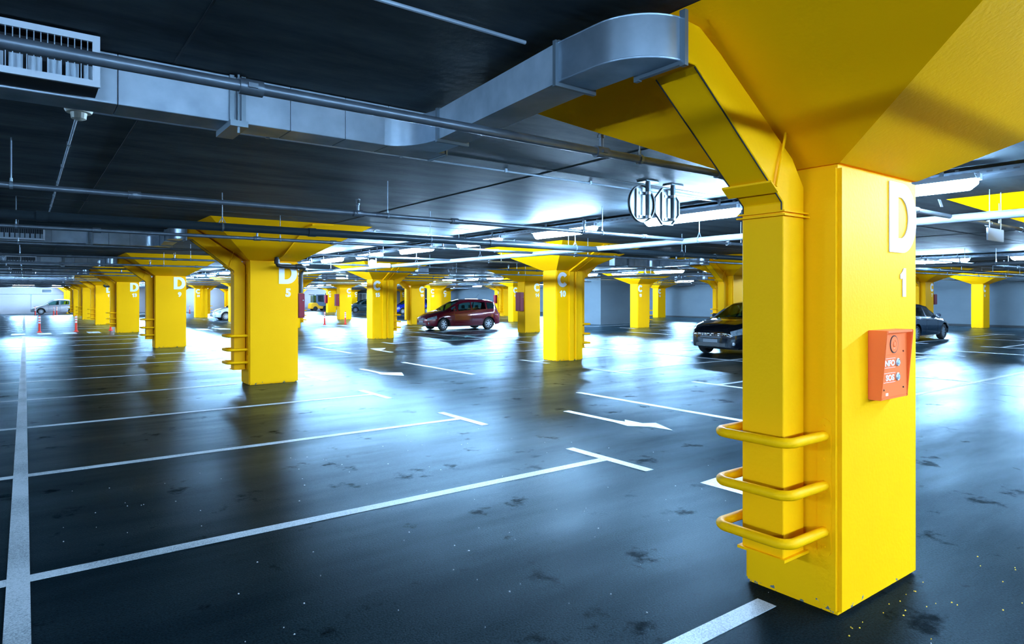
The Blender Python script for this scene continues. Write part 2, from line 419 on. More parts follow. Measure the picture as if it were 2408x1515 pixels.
def letter_C(W=.355, H=.385, s=.095, t=.006):
    o, i_ = [], []
    for k in range(25):
        a = math.radians(38+(322-38)*k/24)
        o.append((W/2+W/2*math.cos(a), H/2+H/2*math.sin(a))); i_.append((W/2+(W/2-s)*math.cos(a), H/2+(H/2-s)*math.sin(a)))
    return ring_strip(o, i_, t, closed=False)
ME_D = mesh_of('letter_d', letter_D(), M['white']); ME_C = mesh_of('letter_c', letter_C(), M['white'])
_txt = {}
def one_mesh(h):
    w_ = h*.24
    return mesh_of('digit', MB().prism([(-.02,0),(-.02+w_,0),(-.02+w_,h),(-.02+w_*.35,h),(-.02-w_*.1,h*.87),(-.02-w_*.75,h*.78),(-.02-w_*.75,h*.62),(-.02,h*.64)], 'y', 0, -.004), M['white'])
def number_mesh(txt, h):
    k = ('n', txt, h)
    if k in _txt: return _txt[k]
    vs, fs, x = [], [], 0
    for c in txt:
        m = text_mesh(c, h); xs = [v.co.x for v in m.vertices]; a, b = min(xs), max(xs)
        o_ = len(vs); vs += [(v.co.x-a+x, v.co.y, v.co.z) for v in m.vertices]; fs += [tuple(o_+i for i in p.vertices) for p in m.polygons]
        x += b-a+h*.13
    me = bpy.data.meshes.new('number'); me.from_pydata([(p[0]-(x-h*.13)/2, p[1], p[2]) for p in vs], [], fs); me.materials.append(M['white'])
    _txt[k] = me; return me
def text_mesh(txt, h, ext=.003, off=.045, m=None, sp=1.0):
    k = (txt, h)
    if k in _txt: return _txt[k]
    if txt == '1': _txt[k] = one_mesh(h); return _txt[k]
    cu = bpy.data.curves.new('t', 'FONT'); cu.body = txt; cu.size = 1; cu.extrude = .01; cu.offset = off; cu.space_character = sp; cu.resolution_u = 3
    ob = bpy.data.objects.new('t', cu); C.objects.link(ob)
    dg = bpy.context.evaluated_depsgraph_get(); me = bpy.data.meshes.new_from_object(ob.evaluated_get(dg))
    bpy.data.objects.remove(ob)
    xs = [v.co.x for v in me.vertices]; ys = [v.co.y for v in me.vertices]
    s = h/(max(ys)-min(ys)); x0 = (max(xs)+min(xs))/2; y0 = min(ys)
    for v in me.vertices:
        x, y, z = v.co; v.co = ((x-x0)*s, -ext*(1 if z > 0 else 0), (y-y0)*s)
    me.materials.clear(); me.materials.append(m or M['white']); _txt[k] = me
    return me

# ------------------------------------------------------------------ columns
sh = MB().box(0, CW, 0, CD, 0, HS)
ME_shaft = mesh_of('shaft', sh, M['yellow'], bevel=.022)
def capital_mb():
    e = .003
    a = [(0,0,HS),(CW,0,HS),(CW,CD,HS),(0,CD,HS)]; b = [(-OA,-OB,HC-e),(CW+OA,-OB,HC-e),(CW+OA,CD+OB,HC-e),(-OA,CD+OB,HC-e)]
    return MB().frustum(a, b)
ME_cap = mesh_of('capital', capital_mb(), M['yellow'])
tr = MB().box(.42, .56, -.035, 0, 0, HS)
tr.add([(.42,0,HS),(.56,0,HS),(.56,-OB*.97,HC-.02),(.42,-OB*.97,HC-.02),(.42,-.04,HS-.03),(.56,-.04,HS-.03),(.56,-OB*.97,HC-.05),(.42,-OB*.97,HC-.05)],
       [(0,1,2,3),(4,5,6,7),(0,4,7,3),(1,5,6,2),(3,2,6,7),(0,1,5,4)])
ME_trunk = mesh_of('trunking', tr, M['yellow'])
ME_cond = mesh_of('conduit', MB().tube([(.66,-.015,0),(.66,-.015,HS-.02),(.66,-OB*.97,HC-.03)], .014, 6), M['yellow'])
COL = {}
def nw(n):
    a = ['','one','two','three','four','five','six','seven','eight','nine','ten','eleven','twelve','thirteen','fourteen','fifteen','sixteen','seventeen','eighteen','nineteen']
    if n < 20: return a[n]
    return ['twenty','thirty','forty'][n//10-2]+('-'+a[n%10] if n%10 else '')
for i in range(6):
    for j in range(8):
        if j == 0 and i > 1: continue
        if i == 3 and j == 99: continue
        right = i % 2 == 0      # lettering at the right edge of the face
        let = 'D' if i == 0 else 'C'
        num = 1+4*j if i == 0 else [0, 5*j+5, 5*j+4, 5*j+3, 5*j+2, 5*j+1][i]
        lab = 'yellow concrete column with flared capital, marked %s %s' % (let, nw(num))
        t = thing('column', lab, 'column', (CX[i], cy(j), 0), 0, 'yellow columns of the car park')
        link('shaft', ME_shaft, t); link('capital', ME_cap, t)
        lx = (.55 if right else .03)
        l = link('letter', ME_D if i == 0 else ME_C, t, (lx, -.001, 1.905)); l['label'] = 'white painted letter '+let
        n = link('number', number_mesh(str(num), .165), t, (lx+.155+(.02 if i == 0 else .03), -.001, 1.652)); n['label'] = 'white painted number %d' % num
        if i == 1:
            link('trunking', ME_trunk, t); link('conduit', ME_cond, t)
        COL[i, j] = (t, let, nw(num))
# raised weld of the capital on D 5: pale conduit bending up the flare
t5 = COL[0, 1][0]
obj('conduit', MB().tube([(.50,-.06,HS+.03),(.56,-.22,HS+.10),(.62,-.75,2.70),(.66,-1.16,2.885),(.74,-1.30,2.93),(1.1,-1.36,2.945)], .018, 8), M['yellow'], t5)

# ------------------------------------------------------------------ ducts on columns, and crash guards. s=-1 left of the column, +1 right
def fx(s, x): return x if s < 0 else CW-x            # mirror about the column
def duct_parts(s, long=True):
    P = []
    yA, yB = .182, .422
    out = [(-.22,.29),(-.22,2.14),(-.93,2.695),(-1.02,2.695)]
    inn = [(-1.02,2.885),(-.90,2.875),(-.75,2.79),(-.13,2.375),(-.02,2.235),(-.02,.29)]
    mb = MB().prism([(fx(s, x), z) for x, z in out+inn], 'y', yA, yB); P.append(('riser', mb, 'yduct', .004))
    # raised seams on the sloping and vertical face
    sm = MB()
    for y in (yA+.008, yB-.008):
        sm.tube([(fx(s,-.223),y,2.10),(fx(s,-.223),y,2.14),(fx(s,-.93),y,2.69)], .0035, 5)
    P.append(('seam', sm, 'slot', 0))
    def frame(x0, x1, y0, y1, z0, z1, w=.022):    # angle-iron collar
        f = MB(); xa, xb = sorted((fx(s, x0), fx(s, x1)))
        f.box(xa-w, xb+w, y0-w, y0, z0, z1).box(xa-w, xb+w, y1, y1+w, z0, z1).box(xa-w, xa, y0, y1, z0, z1).box(xb, xb+w, y0, y1, z0, z1); return f
    P.append(('collar', frame(-.22, -.02, yA, yB, 2.07, 2.078), 'yduct', 0))
    P.append(('collar', frame(-.22, -.02, yA, yB, 2.09, 2.098, .018), 'yduct', 0))
    P.append(('collar', frame(-.22, -.02, yA, yB, .285, .30, .018), 'yduct', 0))
    # bracket on the slope
    xa = [fx(s, x) for x in (-.30, -.36)]
    P.append(('bracket', MB().add([(xa[0],yA-.02,2.18),(xa[0],yB+.03,2.18),(xa[0],yB+.03,2.19),(xa[0],yA-.02,2.19),(xa[1],yA-.02,2.225),(xa[1],yB+.03,2.225),(xa[1],yB+.03,2.235),(xa[1],yA-.02,2.235)],
              [(0,1,2,3),(4,5,6,7),(0,1,5,4),(2,3,7,6),(1,2,6,5),(0,3,7,4)]).tube([(fx(s,-.31),yA-.015,2.21),(fx(s,-.22),yA-.02,2.52)], .007, 6), 'yduct', 0))
    # elbow (plan), from the riser head round to +Y
    cxx, cyy, ro, ri = -1.02, .445, .265, .035
    pts_o, pts_i = [], []
    for k in range(13):
        a = -PI/2-(PI/2)*k/12
        pts_o.append((fx(s, cxx+ro*math.cos(a)), cyy+ro*math.sin(a))); pts_i.append((fx(s, cxx+ri*math.cos(a)), cyy+ri*math.sin(a)))
    pts_o.append((fx(s, cxx-ro), .72)); pts_i.append((fx(s, cxx-ri), .72))
    P.append(('elbow', MB().prism(pts_o+pts_i[::-1], 'z', 2.69, 2.885), 'galv', -1))
    rim = MB()
    for z in (2.695, 2.88): rim.tube([(x, y, z) for x, y in pts_o], .0045, 5)
    P.append(('elbow_rim', rim, 'galv', 0))
    def coll(y, x0, x1, z0, z1, w=.028, d=.03):
        f = MB(); xa, xb = sorted((fx(s, x0), fx(s, x1)))
        f.box(xa-w, xa, y, y+d, z0-w, z1+w*.3).box(xb, xb+w, y, y+d, z0-w, z1+w*.3).box(xa, xb, y, y+d, z0-w, z0).box(xa, xb, y, y+d, z1, z1+w*.5); return f
    P.append(('flange', coll(.715, -1.285, -1.055, 2.69, 2.885, w=.02, d=.022), 'chan', 0))
    f2 = MB(); xa, xb = sorted((fx(s, -1.045), fx(s, -1.022)))
    f2.box(xa, xb, yA-.03, yA, 2.665, 2.91).box(xa, xb, yB, yB+.03, 2.665, 2.91).box(xa, xb, yA, yB, 2.672, 2.69)
    P.append(('flange', f2, 'chan', 0))
    # branch going +Y, then take-off boot into the cross duct
    br = MB().frustum([(fx(s,-1.285),.72,2.69),(fx(s,-1.055),.72,2.69),(fx(s,-1.055),.72,2.885),(fx(s,-1.285),.72,2.885)],
                      [(fx(s,-1.17),2.05,2.69),(fx(s,-.96),2.05,2.69),(fx(s,-.96),2.05,2.885),(fx(s,-1.17),2.05,2.885)])
    P.append(('branch', br, 'galv_m', 0))
    P.append(('flange', coll(2.04, -1.17, -.96, 2.69, 2.885, w=.02, d=.022), 'chan', 0))
    po = []
    for k in range(9):
        a = k/8*PI/2; po.append((fx(s, -1.38+.21*(1-math.cos(a)) if False else -1.17-.21*(1-math.cos(a))), 2.07+.35*math.sin(a)))
    po.append((fx(s,-1.38), 2.44)); po.append((fx(s,-.96), 2.44)); po.append((fx(s,-.96), 2.07))
    P.append(('take_off', MB().prism(po, 'z', 2.69, 2.89), 'galv', -1))
    # cross duct in panels
    edges = [-.90, -1.35, -1.66, -2.02, -2.34, -2.95, -3.62, -4.3, -5.0, -5.7, -6.4] if long else [-.90, -1.35, -1.66, -2.02, -2.34, -2.95]
    for a, b in zip(edges[:-1], edges[1:]):
        xa, xb = sorted((fx(s, a), fx(s, b)))
        P.append(('duct_panel', MB().box(xa+.0015, xb-.0015, 2.42, 2.67, 2.69, 2.962), 'galv_m', .003))
    P.append(('end_cap', MB().box(*sorted((fx(s,-.90), fx(s,-.885))), 2.41, 2.68, 2.68, 2.962), 'chan', 0))
    h = MB(); xa = fx(s, -2.34)
    h.box(xa-.045, xa-.02, 2.395, 2.42, 2.66, 2.962).box(xa+.02, xa+.045, 2.395, 2.42, 2.66, 2.962).tube([(xa,2.38,2.62),(xa,2.38,2.965)], .007, 6)
    h.box(xa-.05, xa+.05, 2.36, 2.72, 2.655, 2.69)
    P.append(('hanger', h, 'chan', 0))
    # grille box
    gxa, gxb = sorted((fx(s,-3.05), fx(s,-3.85)))
    g = MB(); w = .032; y0 = 2.20
    g.box(gxa, gxb, y0-.02, y0, 2.70, 2.70+w).box(gxa, gxb, y0-.02, y0, 2.955-w, 2.955).box(gxa, gxa+w, y0-.02, y0, 2.70+w, 2.955-w).box(gxb-w, gxb, y0-.02, y0, 2.70+w, 2.955-w)
    P.append(('grille_frame', g, 'frame', 0))
    sl = MB(); x = gxa+w+.012
    while x < gxb-w: sl.box(x, x+.004, y0-.014, y0-.004, 2.70+w, 2.955-w); x += .027
    P.append(('grille_bar', sl, 'galv', 0))
    P.append(('grille_box', MB().box(gxa+.004, gxb-.004, y0+.10, 2.42, 2.705, 2.95).box(gxa+.004, gxa+.012, y0, y0+.10, 2.705, 2.95).box(gxb-.012, gxb-.004, y0, y0+.1, 2.705, 2.95)
              .box(gxa+.012, gxb-.012, y0, y0+.1, 2.705, 2.712).box(gxa+.012, gxb-.012, y0, y0+.1, 2.943, 2.95), 'slot', 0))
    fins = MB(); x = gxa+.06
    while x < gxb-.06: fins.box(x, x+.055, y0+.05, y0+.056, 2.715, 2.82); x += .075
    P.append(('damper_blade', fins, 'galv_m', 0))
    return P
def guard_parts(s):
    P = []
    y0, y1, xo, r = .08, .495, -.355, .026
    for z in (.925, .665, .425):
        pts = [(0.0, y0), (xo+.07, y0)]
        for k in range(1, 6):
            a = -PI/2-PI/2*k/6; pts.append((xo+.07+.07*math.cos(a), y0+.07+.07*math.sin(a)))
        pts += [(xo, y0+.07), (xo, y1-.07)]
        for k in range(1, 6):
            a = PI-PI/2*k/6; pts.append((xo+.07+.07*math.cos(a), y1-.07+.07*math.sin(a)))
        pts += [(xo+.07, y1), (0.0, y1)]
        P.append(('rail', MB().tube([(fx(s, x), y, z) for x, y in pts], r, 12), 'yduct', -1))
    for y in (y0, y1):
        pr = []
        for k in range(9): a = PI*k/8; pr.append((y+.036*math.cos(a), .98+.036*math.sin(a)))
        for k in range(9): a = PI+PI*k/8; pr.append((y+.036*math.cos(a), .33+.036*math.sin(a)))
        xa, xb = sorted((fx(s, 0), fx(s, -.006)))
        P.append(('mounting_plate', MB().prism(pr, 'x', xa, xb), 'yellow', 0))
        for z in (.975, .80, .55, .345):
            b = MB(); b.tube([(fx(s,-.006), y, z), (fx(s,-.012), y, z)], .008, 8)
            P.append(('bolt', b, 'yduct', 0))
    return P
for s, long in ((-1, True), (-1, False), (1, False)):
    DP = [(n, mesh_of(n, mb, M[m], smooth=(b < 0), bevel=max(b, 0), seg=1)) for n, mb, m, b in duct_parts(s, long)]
    GP = [(n, mesh_of(n, mb, M[m], smooth=True)) for n, mb, m, b in guard_parts(s)]
    for (i, j), (ct, let, num) in COL.items():
        if (i % 2 == 0) != (s < 0) or i == 5 or long != (i == 0) or (i, j) in ((1, 0), (2, 2), (2, 4)): continue
        side = 'left' if s < 0 else 'right'
        skip = ()
        if i > 0: skip = ('grille_bar', 'damper_blade', 'grille_frame', 'grille_box')
        t = thing('ventilation_duct', 'yellow riser duct with galvanised ceiling branch on the %s of column %s %s' % (side, let, num), 'duct', (CX[i], cy(j), 0), 0, 'ventilation ducts at the columns')
        for n, me in DP:
            if n in skip: continue
            link(n, me, t)
        if i == 2: continue
        t = thing('crash_guard', 'yellow tubular crash guard round the duct foot of column %s %s' % (let, num), 'guard rail', (CX[i], cy(j), 0), 0, 'crash guards on the columns')
        for n, me in GP: link(n, me, t)

# ------------------------------------------------------------------ fluorescent lights and trays
LEN = 1.62
def fixture_root(axis):
    t = thing('fluorescent_light', '', 'ceiling light')
    prof = [(-.064,2.812),(-.066,2.800),(-.066,2.77),(-.058,2.742),(-.036,2.716),(0,2.706),(.036,2.716),(.058,2.742),(.066,2.77),(.066,2.800),(.064,2.812)]
    n = len(prof); rings = []
    for y, k in ((0,.45),(.07,1),(LEN-.07,1),(LEN,.45)):
        rings.append([(x*k, y, 2.80+(z-2.80)*k) for x, z in prof])
    mb = MB(); o_ = 0
    for g in rings: mb.v += g
    for a in range(3):
        for q in range(n): b = (q+1) % n; mb.f.append((a*n+q, a*n+b, (a+1)*n+b, (a+1)*n+q))
    mb.f.append(tuple(range(n))); mb.f.append(tuple(range(3*n, 4*n)))
    hs = MB().frustum([(-.080,-.01,2.8125),(.080,-.01,2.8125),(.080,LEN+.01,2.8125),(-.080,LEN+.01,2.8125)], [(-.04,.02,2.872),(.04,.02,2.872),(.04,LEN-.02,2.872),(-.04,LEN-.02,2.872)]); ec = MB().box(-.03,.03,-.03,.0,2.80,2.86); ec2 = MB().box(-.03,.03,LEN,LEN+.03,2.80,2.86)
    cl = MB().box(-.012,.012,.3,.33,2.872,HC); cl2 = MB().box(-.012,.012,LEN-.33,LEN-.3,2.872,HC)
    if axis == 'x':
        for m_ in (mb, hs, ec, ec2, cl, cl2): m_.v = [(y, x, z) for x, y, z in m_.v]
    obj('diffuser', mb, M['tube'], t); obj('housing', hs, M['fixture'], t); obj('end_cap', ec, M['fixture'], t); obj('end_cap', ec2, M['fixture'], t)
    obj('bracket', cl, M['chan'], t); obj('bracket', cl2, M['chan'], t)
    return t
fy_ = fixture_root('y'); fx_ = fixture_root('x'); register(None)
first = {'y': True, 'x': True}
def put_light(axis, loc, label, group):
    root = fy_ if axis == 'y' else fx_
    if first[axis]: first[axis] = False; root.location = loc; root['label'] = label; root['group'] = group; return
    dup(root, loc, label, group=group)
rows = [(-7.60, 1.0, -3, 27, 'left of the view'),
        (7.50, 2.40, -4, 28, 'beside the D columns'),
        (22.85, 2.20, 1, 28, 'over the second aisle'),
        (37.8, 2.60, 0, 26, 'along the grey wall')]
for x, y0, k0, k1, where in rows:
    for c_, k in enumerate(range(k0, k1)):
        y = y0+2.665*k
        if y > YW-2: continue
        if x > 30 and c_ % 2: continue
        if x < 0 and c_ not in (0, 1, 3, 5, 9, 13, 17, 21): continue
        if x > 20 and x < 30 and 27 < y < 30 and False: continue
        put_light('y', (x, y, 0), '%s lit tube light, counting from the viewer, of the row %s' % (ordinal(c_), where), 'tube lights %s' % where)
for c_, x in enumerate((-.75, -3.6, 13.95, 16.8, 23.25+2.6, 29.4, 36)):
    put_light('x', (x, 37.8, 0), 'lit tube light laid crosswise over the nearer crossing, %s from the left' % ['second','leftmost','third','fourth','fifth','sixth','seventh'][c_], 'crosswise tube lights over the first crossing')
for c_, x in enumerate((-4.5, -.9, 2.1, 12.0, 15.0, 26.5, 30.5)):
    put_light('x', (x, 76.6, 0), 'lit tube light laid crosswise near the far wall, %s from the left' % ['leftmost','second','third','fourth','fifth','sixth','seventh'][c_], 'crosswise tube lights near the far wall')
for c_, x in enumerate((-6.5, -2.5, 1.5, 5.0)):  # unseen fill lamps, added to brighten the column and duct faces towards the viewer
    put_light('x', (x, -6.0, 0), 'unseen fill tube light added crosswise behind the viewer, %s from the left' % ['leftmost','second','third','fourth'][c_], 'added fill lights behind the viewer')
for n_, (x, where) in enumerate(((7.64, 'beside the D columns'), (23.0, 'past the C columns'))):
    t = thing('cable_tray', 'perforated dark steel cable tray above the tube lights of the aisle %s' % where, 'cable tray', (x, 0, 0))
    y0, y1 = (-9, 76) if n_ == 0 else (2, 76)
    obj('tray_channel', MB().box(0, .3, y0, y1, 2.862, 2.868).box(0, .004, y0, y1, 2.868, 2.93).box(.296, .3, y0, y1, 2.868, 2.93), M['tray'], t)
    sl = MB(); y = y0+.1
    while y < 30: sl.box(-.003, 0, y, y+.05, 2.89, 2.903); y += .11
    obj('perforation', sl, M['slot'], t, kind='stuff')
    cb = MB()
    for q in range(5): cb.tube([(.05+.045*q, y0, 2.885), (.05+.045*q, y1, 2.885)], .014, 6)
    obj('cable', cb, M['black'], t, kind='stuff')
    hg = MB(); y = y0+1
    while y < y1: hg.box(.13, .16, y, y+.03, 2.868, HC); y += 2.665
    obj('tray_hanger', hg, M['chan'], t)

# ------------------------------------------------------------------ sprinkler pipes
PZ = 2.575
ME_rod = mesh_of('hanger', MB().tube([(0,0,PZ+.05),(0,0,HC)], .005, 6).lathe([(.034,-.012),(.034,.012)], 12, (0,0,PZ), 'x').tube([(0,0,PZ+.03),(0,0,PZ+.06)], .010, 6), M['chan'])
spb = MB().tube([(0,0,PZ),(0,0,PZ+.09)], .016, 8).tube([(0,0,PZ+.09),(0,0,PZ+.11)], .024, 8).tube([(0,0,PZ+.15),(0,0,PZ+.157)], .026, 10)
spb.tube([(-.018,0,PZ+.11),(-.018,0,PZ+.15)], .004, 5).tube([(.018,0,PZ+.11),(.018,0,PZ+.15)], .004, 5)
ME_spr = mesh_of('sprinkler_head', spb, M['steel'])
ME_cpl = mesh_of('coupling', MB().tube([(-.05,0,PZ),(.05,0,PZ)], .036, 12).box(-.02,.02,-.045,-.034,PZ-.01,PZ+.01), M['steel'], smooth=True)
ME_pipe = mesh_of('pipe_run', MB().tube([(XL+.1,0,PZ),(XW-.1,0,PZ)], .026, 14), M['steel'], smooth=True)
cc = 0
for jj in range(-1, 7):
    for q, yo in enumerate((3.0, 6.8, 10.70)):
        y = yo+DY*jj
        if y < -4 or y > YW-2: continue
        if q == 2: where = 'just before columns D %s and C %s' % (nw(5+4*jj), nw(5*jj+10))
        elif q == 0: where = 'just beyond columns D %s and C %s' % (nw(1+4*jj), nw(5*jj+5))
        else: where = 'midway between columns D %s and D %s' % (nw(1+4*jj), nw(5+4*jj))
        if jj < 0: where = 'behind the viewer' if q == 1 else 'just behind the viewer, over the near left bay'
        if jj == 6 and q == 2: where = 'just before column D 29'
        t = thing('sprinkler_pipe', 'grey steel sprinkler pipe crossing the hall %s' % where, 'pipe', (0, y, 0), 0, 'sprinkler pipes crossing the hall')
        link('pipe_run', ME_pipe, t)
        xs = -7.25; far = y > 30
        while xs < XW-1:
            link('hanger', ME_rod, t, (xs+.36, 0, 0))
            link('sprinkler_head', ME_spr, t, (xs, 0, 0)); 
            if not far: link('coupling', ME_cpl, t, (xs+1.25, 0, 0)); link('coupling', ME_cpl, t, (xs, 0, 0))
            xs += 3.40*(1 if not far else 2)
# big drain line and the pale feed mains
t = thing('drain_main', 'thick dark suspended pipe crossing the hall in front of column D 5', 'pipe', (0, 8.8, 0))
obj('pipe_run', MB().tube([(XL+.1,0,2.535),(XW-.1,0,2.535)], .052, 18), M['darkpipe'], t, smooth=True)
for x in range(-9, 42, 3):
    xx = x+2.0
    obj('hanger', MB().tube([(xx,0,2.60),(xx,0,HC)], .006, 6).tube([(xx-.05,0,2.57),(xx,0,2.66),(xx+.05,0,2.57)], .006, 6).lathe([(.058,-.012),(.058,.012)], 14, (xx,0,2.535), 'x'), M['chan'], t)
    obj('coupling', MB().tube([(xx+1.1,0,2.535),(xx+1.2,0,2.535)], .060, 16), M['darkpipe'], t, smooth=True)
for n_, (x, y0, y1, where) in enumerate(((8.55, -4, 34.2, 'in front of the C columns'), (21.0, 2, 34.2, 'past the C columns'))):
    t = thing('feed_main', 'pale feed pipe running lengthwise under the ceiling %s' % where, 'pipe', (x, 0, 0))
    obj('pipe_run', MB().tube([(0,y0,2.55),(0,y1,2.55)], .048, 16), M['whitepipe'], t, smooth=True)
    y = y0+1.2
    while y < y1:
        obj('hanger', MB().tube([(0,y,2.66),(0,y,HC)], .006, 6).tube([(-.05,y,2.58),(0,y,2.68),(.05,y,2.58)], .008, 6).lathe([(.054,-.012),(.054,.012)], 14, (0,y,2.55), 'y'), M['galv'], t)
        y += 3.1
# ceiling conduits and detector
def conduit(pts, label, clips=None, r=.010, m='galv_m'):
    t = thing('ceiling_conduit', label, 'conduit'); obj('tube', MB().tube(pts, r, 8), M[m], t, smooth=True)
    a, b = Vector(pts[0]), Vector(pts[-1]); n = max(2, int((b-a).length/1.1))
    cl = MB()
    for k in range(1, n):
        p = a.lerp(b, k/n); cl.box(p.x-.014, p.x+.014, p.y-.014, p.y+.014, p.z-.012, HC)
    obj('clip', cl, M['chan'], t); return t
conduit([(-6,2.62,2.945),(2.04,2.62,2.945)], 'thin bright conduit on the dark ceiling nearest the viewer, ending at the duct branch')
conduit([(.38,5.42,2.945),(7.55,5.42,2.945)], 'thin ceiling conduit running right from the smoke detector towards the lights')
conduit([(.30,5.52,2.945),(.30,12.6,2.945)], 'thin ceiling conduit running away from the smoke detector over the left bays')
conduit([(4.4,12.0,2.945),(10.2,12.0,2.945)], 'thin ceiling conduit running right from the capital of column D 5')
t = thing('smoke_detector', 'cream smoke detector on the dark ceiling under the galvanised duct', 'smoke detector', (.30, 5.42, HC))
obj('base', MB().lathe([(0,0),(.085,0),(.085,-.03),(.075,-.045),(0,-.045)], 20), M['detector'], t, smooth=True)
obj('sensor_cage', MB().lathe([(.05,-.045),(.045,-.085),(.02,-.095),(0,-.095)], 14), M['detector'], t)

# hanging signs
def sign(x, y, shape, label):
    t = thing('hanging_sign', label, 'sign', (x, y, 0)); zc = 2.715; n = 32 if shape == 'round' else 8; R = .215
    off = 0 if shape == 'round' else PI/8
    rad = R if shape == 'round' else R/math.cos(PI/8)
    pr = [(rad*math.cos(off+2*PI*k/n), zc+rad*math.sin(off+2*PI*k/n)) for k in range(n)]
    obj('sign_plate', MB().prism(pr, 'y', 0, .012), M['signback'], t)
    o_ = [(rad*math.cos(off+2*PI*k/n), zc+rad*math.sin(off+2*PI*k/n)) for k in range(n)]; i_ = [(p[0]*.94, zc+(p[1]-zc)*.94) for p in o_]
    rg = ring_strip(o_, i_, .022); obj('rim', rg, M['black'] if shape == 'round' else M['chan'], t)
    obj('stiffener', MB().box(-.10,-.02,-.02,0,zc-.17,zc+.17), M['signback'], t)
    obj('post', MB().tube([(.045,-.06,zc-.16),(.045,-.06,HC-.01)], .03, 14), M['post'], t, smooth=True)
    for z in (zc-.15, zc+.12): obj('clamp', MB().tube([(.045,-.06,z-.015),(.045,-.06,z+.015)], .036, 12).box(-.06,.06,-.03,0,z-.015,z+.015), M['galv'], t)
    obj('ceiling_plate', MB().box(-.06,.15,-.13,.01,HC-.012,HC-.001), M['post'], t)
    return t
sign(5.655, 5.10, 'round', 'back of a round hanging sign on a short ceiling post')
sign(6.09, 5.10, 'octagon', 'back of an eight-sided hanging sign beside the round one')
t = thing('hanging_board', 'pale rectangular board hung by the right edge beneath the pipes', 'sign', (9.40, 2.90, 0))
obj('board', MB().box(0, .55, 0, .02, 2.345, 2.50), M['frame'], t, bevel=.004)
obj('hanger', MB().tube([(.08,.01,2.50),(.08,.01,HC)], .005, 6), M['chan'], t); obj('hanger', MB().tube([(.47,.01,2.50),(.47,.01,HC)], .005, 6), M['chan'], t)
tag(obj('ceiling_tag', MB().prism([(9.84,2.965),(9.92,2.965),(10.0,2.875),(9.93,2.87)], 'y', 3.60, 3.61), M['frame']), 'small pale tag hanging from the ceiling beside a yellow capital on the right', 'sign')

# camera on the light row
t = thing('security_camera', 'white security camera and bracket hanging beside the aisle lights', 'camera', (8.06, 17.3, 0))
obj('bracket', MB().tube([(0,0,2.62),(0,0,2.95)], .02, 8), M['galv'], t)
obj('camera_body', MB().box(.03,.42,-.10,.08,2.50,2.62), M['sheet'], t, bevel=.02)
obj('lamp_head', MB().lathe([(0,0),(.11,0),(.12,.06),(.09,.12),(0,.12)], 18, (-.12,-.06,2.60), 'y'), M['sheet'], t, smooth=True)

# ------------------------------------------------------------------ D 5 waste pipe and fire cabinets
def cabinet(x, y, label, w, dpt, z0, z1, door='-y'):
    t = thing('fire_hose_cabinet', label, 'fire cabinet', (x, y, 0))
    obj('box', MB().box(0, dpt, 0, w, z0, z1), M['red'], t, bevel=.008)
    obj('door', MB().box(.012, dpt-.012, -.010, 0, z0+.02, z1-.02), M['red'], t, bevel=.004)
    obj('lock', MB().tube([(dpt*.75,-.010,z0+(z1-z0)*.72),(dpt*.75,-.016,z0+(z1-z0)*.72)], .012, 8), M['chrome'], t)
    return t
cabinet(CX[0]+CW, 12.72, 'narrow dark red cabinet on the right side of column D 5', .42, .135, 1.24, 1.72)
t = thing('drain_pipe', 'black elbowed pipe from the capital of column D 5 down to the red cabinet', 'pipe', (0,0,0))
pp = [(3.83,12.60,2.46),(3.83,12.57,2.30),(3.85,12.56,2.25),(3.90,12.56,2.235),(4.30,12.56,2.235),(4.355,12.58,2.22),(4.36,12.66,2.20),(4.36,12.78,2.16),(4.36,12.80,2.10),(4.36,12.80,1.73)]
obj('pipe_run', MB().tube(pp, .042, 14), M['black'], t, smooth=True)
obj('joint', MB().tube([(3.83,12.575,2.36),(3.83,12.57,2.28)], .052, 14), M['black'], t, smooth=True)
obj('joint', MB().tube([(4.18,12.56,2.235),(4.30,12.56,2.235)], .052, 14), M['black'], t, smooth=True)
for (i, j) in ((2,2),(2,4),(3,6),(5,5)):
    ct, let, num = COL[i, j]
    cabinet(CX[i]-.235, cy(j)+.06, 'tall dark red cabinet on the left face of column %s %s' % (let, num), .34, .235, 1.0, 1.87)
cabinet(CX[4]+CW, cy(1)-.02, 'dark red cabinet under a black pipe on column C 7', .30, .34, 1.3, 1.78)
tag(obj('drain_pipe', MB().tube([(CX[4]+CW+.14, cy(1)+.12, 1.79),(CX[4]+CW+.14, cy(1)+.12, 2.42)], .07, 12), M['black'], smooth=True), 'short black pipe above the red cabinet on column C 7', 'pipe')
t = thing('pipe_elbow', 'small black pipe elbow on the front of column D 17', 'pipe', (CX[0]+.45, cy(4)-.05, 2.3))
obj('elbow', MB().tube([(0,0,.12),(0,0,.02),(.05,0,-.02),(.4,0,-.02)], .06, 12), M['black'], t, smooth=True)

# ------------------------------------------------------------------ help point
t = thing('emergency_call_box', 'orange emergency intercom with hood and two metal buttons on column D 1', 'intercom', (3.655, Y0, 1.095))
W_, H_ = .325, .375
